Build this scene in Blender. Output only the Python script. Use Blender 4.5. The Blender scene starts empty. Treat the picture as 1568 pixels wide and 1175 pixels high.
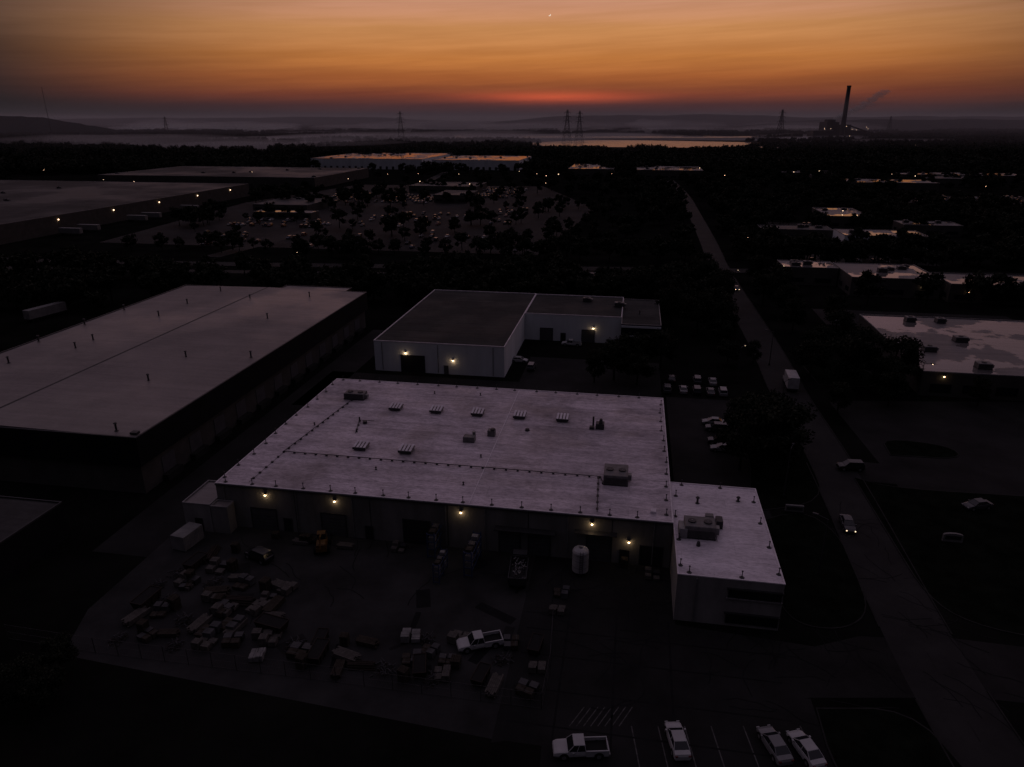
import bpy, math, random
import numpy as np
from mathutils import Matrix, Vector
R=random.Random(7)
sc=bpy.context.scene
sc.view_settings.view_transform='Standard'; sc.view_settings.look='None'; sc.view_settings.exposure=0
COL=sc.collection
ROT=math.radians(-9.6)
def lin(c):
    return tuple(((v/255)/12.92 if v/255<=.04045 else ((v/255+.055)/1.055)**2.4) for v in c)+(1,)
# ------------------------------------------------------------ materials
def mat(name,base,rough=.7,var=.25,scale=.5,metal=0,spec=.5,emit=None,estr=0,detail=5,stretch=None,bump=0):
    m=bpy.data.materials.new(name); m.use_nodes=True; nt=m.node_tree; N=nt.nodes; L=nt.links
    b=N['Principled BSDF']; b.inputs['Roughness'].default_value=rough; b.inputs['Metallic'].default_value=metal
    b.inputs['Specular IOR Level'].default_value=spec
    if emit:
        b.inputs['Emission Color'].default_value=(*emit,1); b.inputs['Emission Strength'].default_value=estr
    tc=N.new('ShaderNodeTexCoord'); mp=N.new('ShaderNodeMapping'); L.new(tc.outputs['Object'],mp.inputs[0])
    if stretch: mp.inputs['Scale'].default_value=stretch
    n=N.new('ShaderNodeTexNoise'); n.inputs['Scale'].default_value=scale; n.inputs['Detail'].default_value=detail; n.inputs['Roughness'].default_value=.65
    L.new(mp.outputs[0],n.inputs['Vector'])
    r=N.new('ShaderNodeValToRGB'); L.new(n.outputs[0],r.inputs[0])
    r.color_ramp.elements[0].position=.3; r.color_ramp.elements[1].position=.7
    r.color_ramp.elements[0].color=(*[c*(1-var) for c in base],1); r.color_ramp.elements[1].color=(*[min(1,c*(1+var)) for c in base],1)
    L.new(r.outputs[0],b.inputs['Base Color'])
    return m
def roofmat(name,base,dirt,rough0=.35,rough1=.75,seam=3.0,dirtpos=(.36,.56),spec=.5,wscale=.12,streak=.5,seamv=.82,lines=.3,pud=None,blot=None):
    m=bpy.data.materials.new(name); m.use_nodes=True; nt=m.node_tree; N=nt.nodes; L=nt.links
    b=N['Principled BSDF']; b.inputs['Specular IOR Level'].default_value=spec
    tc=N.new('ShaderNodeTexCoord')
    def noise(sc,det,stretch=(1,1,1),rg=.6):
        mp=N.new('ShaderNodeMapping'); mp.inputs['Scale'].default_value=stretch; L.new(tc.outputs['Object'],mp.inputs[0])
        n=N.new('ShaderNodeTexNoise'); n.inputs['Scale'].default_value=sc; n.inputs['Detail'].default_value=det; n.inputs['Roughness'].default_value=rg
        L.new(mp.outputs[0],n.inputs['Vector']); return n.outputs[0]
    def ramp(f,p0,p1,c0,c1):
        r=N.new('ShaderNodeValToRGB'); L.new(f,r.inputs[0]); e=r.color_ramp.elements
        e[0].position=p0; e[1].position=p1; e[0].color=(*c0,1); e[1].color=(*c1,1); return r.outputs[0]
    def mix(t,f,a,b_):
        x=N.new('ShaderNodeMix'); x.data_type='RGBA'; x.blend_type=t
        x.inputs[0].default_value=f
        L.new(a,x.inputs[6]); L.new(b_,x.inputs[7]); return x.outputs[2]
    c=ramp(noise(wscale,10,(.7,1.3,1),.72),dirtpos[0],dirtpos[1],dirt,base)
    fine=ramp(noise(2.2,9,(.5,1.6,1),.8),.34,.56,(1-streak,)*3,(1,1,1))
    c=mix('MULTIPLY',1.0,c,fine)
    ln=ramp(noise(.9,4,(.04,1.0,1),.6),.36,.58,(1-lines,)*3,(1,1,1))
    c=mix('MULTIPLY',1.0,c,ln)
    if blot:
        bl=ramp(noise(.055,8,(1,1,1),.7),.40,.50,(blot,)*3,(1,1,1)); c=mix('MULTIPLY',1.0,c,bl)
        sp_=ramp(noise(3.1,4,(1,1,1),.7),.30,.36,(.45,)*3,(1,1,1)); c=mix('MULTIPLY',1.0,c,sp_)
    bk=N.new('ShaderNodeTexBrick'); L.new(tc.outputs['Object'],bk.inputs[0])
    bk.inputs['Color1'].default_value=(1,1,1,1); bk.inputs['Color2'].default_value=(.92,.92,.92,1); bk.inputs['Mortar'].default_value=(seamv,)*3+(1,)
    bk.inputs['Scale'].default_value=1; bk.inputs['Mortar Size'].default_value=.05; bk.inputs['Brick Width'].default_value=14; bk.inputs['Row Height'].default_value=seam
    c=mix('MULTIPLY',1.0,c,bk.outputs[0])
    L.new(c,b.inputs['Base Color'])
    rr=ramp(noise(wscale*.8,5),*(pud or (.42,.56)),(rough0,)*3,(rough1,)*3)
    L.new(rr,b.inputs['Roughness'])
    return m
M={}
M['grass']=mat('grass_dark',(.0095,.0098,.0085),.95,.5,.06,spec=.0,detail=10)
M['lawn']=mat('lawn_grass',(.0075,.009,.0065),.95,.5,.3,spec=.0,detail=10)
M['asph']=mat('asphalt_lot',(.030,.030,.030),.85,.5,.10,spec=.1,detail=10)
M['asph2']=mat('asphalt_old',(.0170,.0168,.0168),.85,.5,.1,spec=.1,detail=10)
M['road']=mat('asphalt_road',(.0235,.0235,.0232),.8,.4,.12,spec=.12,detail=10)
M['lotfar']=mat('asphalt_far_lot',(.026,.025,.025),.85,.5,.04,spec=.08,detail=10)
M['conc']=mat('concrete',(.024,.024,.023),.85,.4,.4,spec=.1,detail=8)
M['paint']=mat('road_paint',(.09,.09,.086),.7,.7,1.5,spec=.1,detail=8)
M['patch']=mat('asphalt_patch',(.010,.010,.011),.85,.4,.6,spec=.1)
M['wallmain']=mat('wall_painted_block',(.165,.16,.15),.85,.35,.3,spec=.1,stretch=(1,1,.3),detail=8)
M['wallannex']=mat('wall_annex',(.24,.23,.22),.85,.25,.4,spec=.2,detail=8,stretch=(1,1,.4))
M['wallwhite']=mat('wall_white',(.66,.68,.70),.8,.14,.2,spec=.2,stretch=(1,1,.25),detail=8)
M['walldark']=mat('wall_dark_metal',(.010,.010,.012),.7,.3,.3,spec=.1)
M['walltan']=mat('wall_tan',(.075,.07,.064),.85,.25,.3,spec=.1,detail=8)
M['trim']=mat('white_trim',(.62,.58,.62),.6,.15,1)
M['capw']=mat('roof_edge_white',(.74,.68,.72),.6,.25,.8)
M['cap']=mat('roof_edge_metal',(.20,.19,.19),.5,.3,.8)
M['metal']=mat('galvanised_metal',(.22,.22,.22),.5,.25,1.2,metal=.4)
M['metald']=mat('dark_metal',(.035,.035,.038),.55,.3,1.2,metal=.2)
M['hvac']=mat('hvac_grey',(.12,.115,.115),.55,.35,1.5)
M['black']=mat('black_rubber',(.010,.010,.010),.8,.2,2,spec=.2)
M['glass']=mat('window_glass',(.012,.014,.018),.08,.1,1,spec=.6)
M['door']=mat('door_paint',(.07,.07,.075),.6,.2,.8)
M['doord']=mat('door_dark',(.015,.015,.017),.6,.2,.8)
M['bluem']=mat('rack_blue',(.025,.045,.12),.55,.3,1)
M['yel']=mat('machine_yellow',(.12,.06,.012),.5,.4,1)
M['wood']=mat('pallet_wood',(.045,.038,.030),.9,.4,2,spec=.1)
M['woodl']=mat('pale_lumber',(.095,.087,.078),.9,.4,2,spec=.1)
M['tarp']=mat('tarp_grey',(.065,.065,.068),.7,.4,.8,spec=.2)
M['clut']=mat('crate_white',(.19,.185,.18),.7,.35,.8,spec=.2)
M['rust']=mat('rusty_steel',(.030,.022,.018),.8,.4,1.5,spec=.2)
M['tank']=mat('tank_white',(.36,.35,.35),.45,.25,.8)
M['contw']=mat('container_paint',(.17,.165,.16),.6,.3,.6)
M['bark']=mat('bark',(.02,.017,.013),.95,.3,2,spec=.1)
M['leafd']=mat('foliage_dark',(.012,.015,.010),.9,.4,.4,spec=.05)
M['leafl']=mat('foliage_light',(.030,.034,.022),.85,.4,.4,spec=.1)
M['hill']=mat('distant_hill',(.02,.022,.02),1,.4,.004,spec=0)
M['roofw']=roofmat('roof_white_membrane',(.90,.79,.86),(.50,.435,.47),.5,.8,wscale=.14,streak=.55,lines=.22,blot=.66,dirtpos=(.34,.6),spec=.4)
M['roofa']=roofmat('roof_white_annex',(.95,.86,.93),(.66,.59,.64),.5,.75,streak=.4,lines=.12,blot=.85)
M['roofl']=roofmat('roof_grey_membrane',(.27,.235,.225),(.20,.178,.172),.4,.65,seam=6,streak=.25,seamv=.88,wscale=.03,lines=.16,spec=.45,blot=.88)
M['roofd']=roofmat('roof_dark_gravel',(.050,.052,.050),(.036,.037,.036),.75,.9,seam=5,streak=.35,spec=.15)
M['roofwet']=roofmat('roof_wet',(.20,.18,.175),(.13,.12,.118),.05,.55,seam=6,streak=.4,wscale=.06,pud=(.49,.52))
M['roofg']=roofmat('roof_grey_far',(.060,.058,.057),(.034,.033,.033),.55,.85,seam=8,wscale=.015,spec=.25,blot=.6,streak=.4)
M['lampglow']=mat('lamp_glow',(1,.8,.5),.5,.02,1,emit=(1,.66,.34),estr=14)
M['lampcool']=mat('lamp_glow_cool',(1,.9,.75),.5,.02,1,emit=(1,.72,.45),estr=3)
M['farlamp']=mat('far_lamp_glow',(1,.8,.5),.5,.02,1,emit=(1,.66,.40),estr=4)
M['tail']=mat('tail_light_glow',(.5,.02,.01),.4,.02,1,emit=(1,.08,.02),estr=2.0)
M['taild']=mat('tail_light',(.15,.01,.01),.3,.02,1)
M['headd']=mat('head_light_lens',(.3,.3,.3),.15,.02,1)
M['brick']=mat('chimney_concrete',(.05,.046,.043),.9,.2,.05)
for n,c in dict(white=(.40,.40,.40),silver=(.18,.18,.185),black=(.012,.012,.014),red=(.10,.012,.012),blue=(.02,.03,.08),grey=(.05,.05,.053)).items():
    M['car_'+n]=mat('car_paint_'+n,c,.22,.10,1,spec=.5)
# ------------------------------------------------------------ mesh builder
class MB:
    def __init__(s): s.v=[];s.f=[];s.m=[];s.mats=[];s.T=Matrix.Identity(4)
    def mi(s,k):
        if k not in s.mats: s.mats.append(k)
        return s.mats.index(k)
    def add(s,vs,fs,k):
        o=len(s.v); T=s.T
        s.v+= [tuple(T@Vector(p)) for p in vs]; i=s.mi(k)
        for f in fs: s.f.append(tuple(o+q for q in f)); s.m.append(i)
        return s
    def box(s,x0,x1,y0,y1,z0,z1,k):
        return s.add([(x0,y0,z0),(x1,y0,z0),(x1,y1,z0),(x0,y1,z0),(x0,y0,z1),(x1,y0,z1),(x1,y1,z1),(x0,y1,z1)],
              [(0,3,2,1),(4,5,6,7),(0,1,5,4),(1,2,6,5),(2,3,7,6),(3,0,4,7)],k)
    def bbox(s,x0,x1,y0,y1,z0,z1,k,c=.05):
        return s.add([(x0,y0,z0),(x1,y0,z0),(x1,y1,z0),(x0,y1,z0),(x0,y0,z1-c),(x1,y0,z1-c),(x1,y1,z1-c),(x0,y1,z1-c),
                      (x0+c,y0+c,z1),(x1-c,y0+c,z1),(x1-c,y1-c,z1),(x0+c,y1-c,z1)],
              [(0,3,2,1),(8,9,10,11),(0,1,5,4),(1,2,6,5),(2,3,7,6),(3,0,4,7),(4,5,9,8),(5,6,10,9),(6,7,11,10),(7,4,8,11)],k)
    def poly(s,pts,k): return s.add(pts,[tuple(range(len(pts)))],k)
    def loft(s,secs,k,cap=True):
        n=len(secs[0]); vs=[p for q in secs for p in q]; fs=[]
        for i in range(len(secs)-1):
            for j in range(n): a=i*n+j;b=i*n+(j+1)%n; fs.append((a,b,b+n,a+n))
        if cap: fs.append(tuple(reversed(range(n)))); fs.append(tuple((len(secs)-1)*n+j for j in range(n)))
        return s.add(vs,fs,k)
    def tube(s,p0,p1,r0,r1,k,n=8):
        p0=Vector(p0);p1=Vector(p1);d=(p1-p0).normalized()
        a=d.orthogonal().normalized(); b=d.cross(a)
        return s.loft([[tuple(p+ (a*math.cos(t)+b*math.sin(t))*r) for t in [2*math.pi*i/n for i in range(n)]] for p,r in((p0,r0),(p1,r1))],k)
    def ball(s,c,r,k,n=8,sz=1):
        secs=[]
        for i in range(n//2+1):
            ph=-math.pi/2+math.pi*i/(n//2); rr=max(.001,r*math.cos(ph))
            secs.append([(c[0]+rr*math.cos(2*math.pi*j/n),c[1]+rr*math.sin(2*math.pi*j/n),c[2]+sz*r*math.sin(ph)) for j in range(n)])
        return s.loft(secs,k)
    def mesh(s,name):
        me=bpy.data.meshes.new(name); me.from_pydata(s.v,[],s.f)
        for k in s.mats: me.materials.append(M[k])
        me.polygons.foreach_set('material_index',s.m); me.update(); return me
    def obj(s,name,parent=None,loc=(0,0,0),rot=0):
        return place(s.mesh(name),name,loc,rot,parent)
def place(me,name,loc=(0,0,0),rot=0,parent=None,scale=1):
    o=bpy.data.objects.new(name,me); COL.objects.link(o); o.location=loc; o.rotation_euler=(0,0,rot)
    if scale!=1: o.scale=(scale,)*3 if isinstance(scale,(int,float)) else scale
    if parent: o.parent=parent
    return o
def empty(name,loc=(0,0,0),rot=0):
    o=bpy.data.objects.new(name,None); COL.objects.link(o); o.location=loc; o.rotation_euler=(0,0,rot); return o
# ------------------------------------------------------------ camera
cam=bpy.data.cameras.new('camera'); co=bpy.data.objects.new('camera',cam); COL.objects.link(co)
co.location=(0,0,60); co.rotation_euler=(math.radians(90-20.41),0,0)
cam.sensor_width=36; cam.lens=1087/1568*36; cam.clip_end=60000; cam.clip_start=.5; sc.camera=co
# ------------------------------------------------------------ world
w=bpy.data.worlds.new('World'); sc.world=w; w.use_nodes=True; nt=w.node_tree; N=nt.nodes; L=nt.links; N.clear()
out=N.new('ShaderNodeOutputWorld'); bg=N.new('ShaderNodeBackground'); L.new(bg.outputs[0],out.inputs[0])
def mth(op,a,b=None,c=None,cl=False):
    n=N.new('ShaderNodeMath'); n.operation=op; n.use_clamp=cl
    for i,x in enumerate((a,b,c)):
        if x is None: continue
        if isinstance(x,(int,float)): n.inputs[i].default_value=x
        else: L.new(x,n.inputs[i])
    return n.outputs[0]
def mr(v,a,b,c=0,d=1,t='SMOOTHSTEP'):
    n=N.new('ShaderNodeMapRange'); n.interpolation_type=t; L.new(v,n.inputs[0])
    for i,x in enumerate((a,b,c,d)): n.inputs[i+1].default_value=x
    return n.outputs[0]
def wramp(f,stops):
    r=N.new('ShaderNodeValToRGB'); L.new(f,r.inputs[0]); e=r.color_ramp.elements
    while len(e)<len(stops): e.new(.5)
    for i,(p,c) in enumerate(stops): e[i].position=p; 
    for i,(p,c) in enumerate(stops): e[i].color=lin(c)
    return r.outputs[0]
def wmix(t,f,a,b):
    x=N.new('ShaderNodeMix'); x.data_type='RGBA'; x.blend_type=t
    for i,q in ((0,f),(6,a),(7,b)):
        if isinstance(q,(int,float)): x.inputs[i].default_value=q
        elif isinstance(q,tuple): x.inputs[i].default_value=q
        else: L.new(q,x.inputs[i])
    return x.outputs[2]
tc=N.new('ShaderNodeTexCoord'); sp=N.new('ShaderNodeSeparateXYZ'); L.new(tc.outputs['Generated'],sp.inputs[0])
X,Y,Z=sp.outputs
el=mth('POWER',mth('MAXIMUM',Z,0.0),.5)
hl=mth('SQRT',mth('ADD',mth('MULTIPLY',X,X),mth('MULTIPLY',Y,Y)))
ca=mth('DIVIDE',mth('ADD',mth('MULTIPLY',X,.07),mth('MULTIPLY',Y,.9975)),mth('MAXIMUM',hl,.001))
az=mth('ARCTAN2',X,Y)
cv=N.new('ShaderNodeCombineXYZ'); L.new(mth('MULTIPLY',az,2.2),cv.inputs[0]); L.new(mth('ADD',mth('MULTIPLY',Z,40.0),mth('MULTIPLY',az,-1.6)),cv.inputs[1])
ns=N.new('ShaderNodeTexNoise'); ns.inputs['Scale'].default_value=1.3; ns.inputs['Detail'].default_value=6; ns.inputs['Roughness'].default_value=.6; L.new(cv.outputs[0],ns.inputs['Vector'])
wob=mth('MULTIPLY',mth('SUBTRACT',ns.outputs[0],.5),.04)
wobm=mth('MULTIPLY',wob,mr(Z,0,.03))
el2=mth('ADD',el,wobm)
centre=wramp(el2,[(0,(50,43,47)),(.085,(56,44,49)),(.13,(74,46,47)),(.175,(120,62,45)),(.225,(162,92,50)),(.27,(188,118,62)),(.325,(200,138,86)),(.39,(193,140,120)),(.47,(158,122,128)),(.6,(126,109,124)),(1,(106,95,109))])
side=wramp(el2,[(0,(33,32,34)),(.15,(35,33,35)),(.22,(43,36,38)),(.27,(55,44,42)),(.32,(74,57,51)),(.39,(98,76,71)),(.5,(108,88,92)),(.7,(104,92,106)),(1,(106,95,109))])
f=mr(ca,.755,.998)
colr=wmix('MIX',f,side,centre)
def gauss(v,c,wd):
    q=mth('DIVIDE',mth('SUBTRACT',v,c),wd); return mth('EXPONENT',mth('MULTIPLY',mth('MULTIPLY',q,q),-1))
ember=mth('MULTIPLY',gauss(az,.055,.10),gauss(mth('ADD',Z,mth('MULTIPLY',wob,.22)),.0275,.0062))
colr=wmix('ADD',mth('MULTIPLY',ember,1.0),colr,(.33,.040,.012,1))
gy=mth('ADD',Y,mth('MULTIPLY',Z,.45))
back=mr(gy,-.75,.55,.13,1.0)
tint=wmix('MIX',mr(gy,-.8,.5),(.62,.80,.96,1),(1,1,1,1))
colr=wmix('MULTIPLY',1.0,colr,tint)
streak=mr(ns.outputs[0],.3,.7,.90,1.07)
sky=N.new('ShaderNodeTexSky'); sky.sky_type='NISHITA'; sky.sun_disc=False; sky.sun_elevation=math.radians(-1.5); sky.sun_rotation=math.radians(4); sky.air_density=1.5; sky.dust_density=3
colr=wmix('ADD',.004,colr,sky.outputs[0])
L.new(colr,bg.inputs[0]); L.new(mth('MULTIPLY',back,streak),bg.inputs[1])
# ------------------------------------------------------------ ground sheets
def sheet(name,pts,z,k):
    mb=MB(); mb.poly([(x,y,z) for x,y in pts],k); return mb.obj(name)
def Lw(a,b,O=(-45.8,97.3)):
    return (O[0]+a*math.cos(ROT)-b*math.sin(ROT), O[1]+a*math.sin(ROT)+b*math.cos(ROT))
def lrect(a0,a1,b0,b1,O=(-45.8,97.3)): return [Lw(a0,b0,O),Lw(a1,b0,O),Lw(a1,b1,O),Lw(a0,b1,O)]
g=MB(); 
xs=[-30000,-6000,-1500,-300,300,1500,6000,30000]; ys=[-2000,0,300,1500,6000,30000]
for i in range(7):
    for j in range(5): g.poly([(xs[i],ys[j],0),(xs[i+1],ys[j],0),(xs[i+1],ys[j+1],0),(xs[i],ys[j+1],0)],'grass')
g.obj('ground')
def smooth(pts,it=3):
    for _ in range(it):
        q=[pts[0]]
        for a,b in zip(pts,pts[1:]): q+=[(a[0]*.75+b[0]*.25,a[1]*.75+b[1]*.25),(a[0]*.25+b[0]*.75,a[1]*.25+b[1]*.75)]
        q.append(pts[-1]); pts=q
    return pts
def ribbon(cl,wid,off=0):
    P=smooth(cl); Lp=[];Rp=[]
    for i,(x,y) in enumerate(P):
        a=P[max(0,i-1)]; b=P[min(len(P)-1,i+1)]; dx,dy=b[0]-a[0],b[1]-a[1]; l=math.hypot(dx,dy); nx,ny=-dy/l,dx/l
        Lp.append((x+nx*(off+wid/2),y+ny*(off+wid/2))); Rp.append((x+nx*(off-wid/2),y+ny*(off-wid/2)))
    return P,Lp,Rp
def road(name,cl,wid,z,kerb=True,lines=True,k='road',skip=None):
    P,Lp,Rp=ribbon(cl,wid); mb=MB()
    for i in range(len(P)-1): mb.poly([(*Rp[i],z),(*Rp[i+1],z),(*Lp[i+1],z),(*Lp[i],z)],k)
    o=empty(name); mb.obj('surface',o)
    if kerb:
        kb=MB()
        for sgn in (1,-1):
            _,A,B=ribbon(cl,.18,off=sgn*(wid/2+.09))
            for i in range(len(P)-1):
                if skip and skip(P[i],sgn): continue
                kb.add([(*B[i],0),(*B[i+1],0),(*A[i+1],0),(*A[i],0),(*B[i],.13),(*B[i+1],.13),(*A[i+1],.13),(*A[i],.13)],
                    [(4,5,6,7),(0,1,5,4),(2,3,7,6)],'conc')
        kb.obj('kerb',o)
    if lines:
        lb=MB(); _,A,B=ribbon(cl,.12)
        acc=0
        for i in range(len(P)-1):
            acc+=math.dist(P[i],P[i+1])
            if int(acc/3)%3!=0: continue
            lb.poly([(*B[i],z+.005),(*B[i+1],z+.005),(*A[i+1],z+.005),(*A[i],z+.005)],lines if isinstance(lines,str) else 'paint')
        lb.obj('centre_line',o)
    return o
ROADCL=[(46,30),(48.3,58.6),(50.5,73.2),(53.6,89),(57,106.4),(60.6,127.1),(64,151.6),(70.5,185.7),(75.8,219.6),(86.7,291),(103,375),(118,460),(150,640),(180,900)]
def skipk(p,s):
    x,y=p
    if 300<y<326: return True
    if s==1 and (60<y<71 or 118<y<124): return True
    if s==-1 and (62<y<72 or 112<y<120): return True
    return False
road('street',ROADCL,8.3,.02,skip=skipk,lines='conc')
road('cross_street',[(-420,352),(-237,322),(-80,309),(75,300),(200,290),(420,262)],9,.03,lines=True,kerb=True,skip=lambda p,s: abs(p[0]-88)<9)
road('cross_street',[(-420,332),(-237,305),(-80,293),(60,286)],6,.03,lines=False,kerb=False,k='road')
road('far_avenue',[(-140,330),(-120,400),(-105,480),(-95,600),(-80,900)],9,.05,kerb=False,k='road')
road('side_street',[(57,117),(75,113),(95,110),(140,108),(220,100)],8,.012,kerb=False,lines=False,k='asph2')
sheet('yard_pavement',[Lw(-6,0),Lw(-6,-22),Lw(-3,-30),Lw(50,-33.5),Lw(50,0)],.004,'asph')
sheet('dock_pavement',lrect(50,69.5,-33.5,0),.005,'asph2')
sheet('driveway_pavement',[Lw(50,-12.2),Lw(69,-12.2),Lw(86,-13.5),(43,71.5),(50,71.0),(49,61.5),(33,61.5),Lw(50,-34)],.009,'asph2')
sheet('front_car_park',[(3.6,60.2),(33,61.4),(31,46),(2,46)],.008,'asph2')
sheet('side_car_park',lrect(71,86,15,68),.004,'asph2')
sheet('rear_car_park',lrect(36,70,52,92),.004,'asph2')
sheet('rear_service_lane',lrect(-12,36,49,72),.004,'asph2')
sheet('alley_pavement',lrect(-15,-6,-10,110),.004,'asph2')
sheet('east_car_park',[(66,98),(165,86),(180,148),(72,150)],.004,'asph2')
sheet('east_driveway',[(50,72),(90,64),(88,56),(48,62)],.004,'asph2')
def island(name,pts,h=.12):
    pts=smooth(pts+[pts[0]],2)[:-1]; n=len(pts); mb=MB()
    cx=sum(p[0] for p in pts)/n; cy=sum(p[1] for p in pts)/n
    inn=[]
    for x,y in pts:
        d=math.hypot(x-cx,y-cy); inn.append((x-(x-cx)/d*.2,y-(y-cy)/d*.2))
    for i in range(n):
        j=(i+1)%n
        mb.poly([(*pts[i],0),(*pts[j],0),(*pts[j],h),(*pts[i],h)],'conc')
        mb.poly([(*pts[i],h),(*pts[j],h),(*inn[j],h),(*inn[i],h)],'conc')
    mb.poly([(*p,h-.01) for p in inn],'lawn'); return mb.obj(name)
island('lawn_island',[(36.5,97),(47.5,102),(50.5,95),(48.5,84),(46.5,76),(42,72.6),(37,73),(35.2,76),(35.6,86)])
island('lawn_island',[(38.5,101),(52.5,104),(56,120),(58.5,140),(47.5,142),(44.5,118)])
island('lawn_island',[(61,113),(57.5,92),(55.5,79),(58,73.6),(66,70.5),(90,66),(110,70),(118,100),(90,106),(66,109)])
island('lawn_island',[(72,122),(85,120),(86,126),(74,130)])
island('lawn_island',[(33,60),(43,60),(45,52),(44,42),(34,42),(31.5,52)])
island('lawn_island',[(74,160),(88,158),(92,170),(80,190),(76,180)])
mk=MB()
for i,a in enumerate([12.6,15.4,18.2,21.0,24.4,27.4,30.4]): mk.box(a-.06,a+.06,51,57.6,.0085,.0125,'paint')
for i in range(8): 
    mk.T=Matrix.Translation((6+i*.75,57.6,0))@Matrix.Rotation(math.radians(-35),4,'Z'); mk.box(0,.1,0,3.2,.0085,.0125,'paint')
mk.T=Matrix.Identity(4)
mk.obj('parking_bay_markings')
mk=MB()
for i in range(16): 
    for s in (74,84.5):
        x,y=Lw(s-2,17+i*2.9); x2,y2=Lw(s+2.2,17+i*2.9)
        mk.poly([(x,y,.0085),(x2,y2,.0085),(x2,y2+.1,.0085),(x,y+.1,.0085)],'conc')
mk.obj('parking_bay_markings')
sm=MB()
for a in (56,62,68.5): sm.T=Matrix.Translation((*Lw(a,-33),0))@Matrix.Rotation(ROT,4,'Z'); sm.box(0,.25,0,21,.0095,.0125,'patch')
for b in (-16,-20.5,-26,-31): sm.T=Matrix.Translation((*Lw(51,b),0))@Matrix.Rotation(ROT,4,'Z'); sm.box(0,30,0,.22,.0096,.0136,'patch')
for i in range(22):
    sm.T=Matrix.Translation((R.uniform(-40,30),R.uniform(62,90),0))@Matrix.Rotation(R.uniform(0,3),4,'Z'); sm.box(0,R.uniform(1,6),0,R.uniform(.3,2.6),.0100+.0002*i,.0142+.0004*i,R.choice(['patch','asph2']))
sm.T=Matrix.Identity(4)
def seg(x0,y0,x1,y1,wd,z,k='patch'):
    d=math.hypot(x1-x0,y1-y0); nx,ny=-(y1-y0)/d*wd/2,(x1-x0)/d*wd/2
    sm.poly([(x0-nx,y0-ny,z),(x1-nx,y1-ny,z),(x1+nx,y1+ny,z),(x0+nx,y0+ny,z)],k)
zz_=.026
for i in range(110):
    x,y=R.choice([(R.uniform(6,46),R.uniform(60,73)),(R.uniform(-40,2),R.uniform(70,92)),(R.uniform(3,20),R.uniform(76,86)),(R.uniform(47,55),R.uniform(58,100))]); a=R.choice([0,1.57])+ROT+R.uniform(-.3,.3)
    for j in range(5):
        l=R.uniform(.6,1.8); a+=R.uniform(-.5,.5); x2,y2=x+l*math.cos(a),y+l*math.sin(a); zz_+=.00002; seg(x,y,x2,y2,.11,zz_); x,y=x2,y2
sm.obj('pavement_patches')
# ------------------------------------------------------------ buildings
def coping(mb,x0,x1,y0,y1,z0,z1,k,t=.3):
    mb.box(x0,x1,y0,y0+t,z0,z1,k); mb.box(x0,x1,y1-t,y1,z0,z1,k); mb.box(x0,x0+t,y0+t,y1-t,z0,z1,k); mb.box(x1-t,x1,y0+t,y1-t,z0,z1,k)
def block(par,x0,x1,y0,y1,h,wall,roof,cop='cap',lip=.25,wname='walls',z0=0):
    a=MB(); a.box(x0,x1,y0,y1,z0,h-lip-.03,wall); a.obj(wname,par)
    b=MB(); b.box(x0+.15,x1-.15,y0+.15,y1-.15,h-lip-.03,h-lip+.02,roof); b.obj('roof',par)
    c=MB(); coping(c,x0-.04,x1+.04,y0-.04,y1+.04,h-lip-.03,h,cop,.19); c.obj('parapet',par)
def hvac(mb,x,y,z,l=3.6,wd=2.4,h=1.5,k='hvac'):
    mb.box(x-l/2,x+l/2,y-wd/2,y+wd/2,z,z+.25,'metald')
    mb.bbox(x-l/2+.05,x+l/2-.05,y-wd/2+.05,y+wd/2-.05,z+.25,z+h,k,.08)
    n=max(1,int(l/1.7))
    for i in range(n):
        cx=x-l/2+(i+.5)*l/n; mb.tube((cx,y,z+h),(cx,y,z+h+.16),.55,.55,'metald',14); mb.tube((cx,y,z+h+.16),(cx,y,z+h+.2),.12,.1,'metal',8)
    for i in range(6): mb.box(x-l/2+.2,x+l/2-.2,y-wd/2+.01,y-wd/2+.05,z+.4+i*.16,z+.46+i*.16,'metald')
    mb.box(x+l/2-.05,x+l/2+.5,y-.5,y+.4,z+.3,z+h*.7,'metal')
def vent(mb,x,y,z,h=1.0,r=.16):
    mb.tube((x,y,z),(x,y,z+h),r,r,'metald',8); mb.tube((x,y,z+h),(x,y,z+h+.18),r*2,r*1.2,'metald',10); mb.tube((x,y,z),(x,y,z+.12),r*2.2,r*1.3,'metald',8)
def skylight(mb,x,y,z):
    mb.box(x-1.0,x+1.0,y-1.0,y+1.0,z,z+.5,'cap')
    mb.box(x-1.15,x+1.15,y-1.2,y+1.15,z+.5,z+.62,'hvac')
    for i in range(4):
        q=x-1.12+i*.6; mb.add([(q,y-1.18,z+.625),(q+.38,y-1.18,z+.625),(q+.38,y+1.1,z+.85),(q,y+1.1,z+.85),(q,y-1.18,z+.70),(q+.38,y-1.18,z+.70),(q+.38,y+1.1,z+.95),(q,y+1.1,z+.95)],[(0,3,2,1),(4,5,6,7),(0,1,5,4),(1,2,6,5),(2,3,7,6),(3,0,4,7)],'capw')
    mb.box(x-1.15,x+1.15,y-1.32,y-1.2,z+.3,z+.66,'metald')
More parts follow.
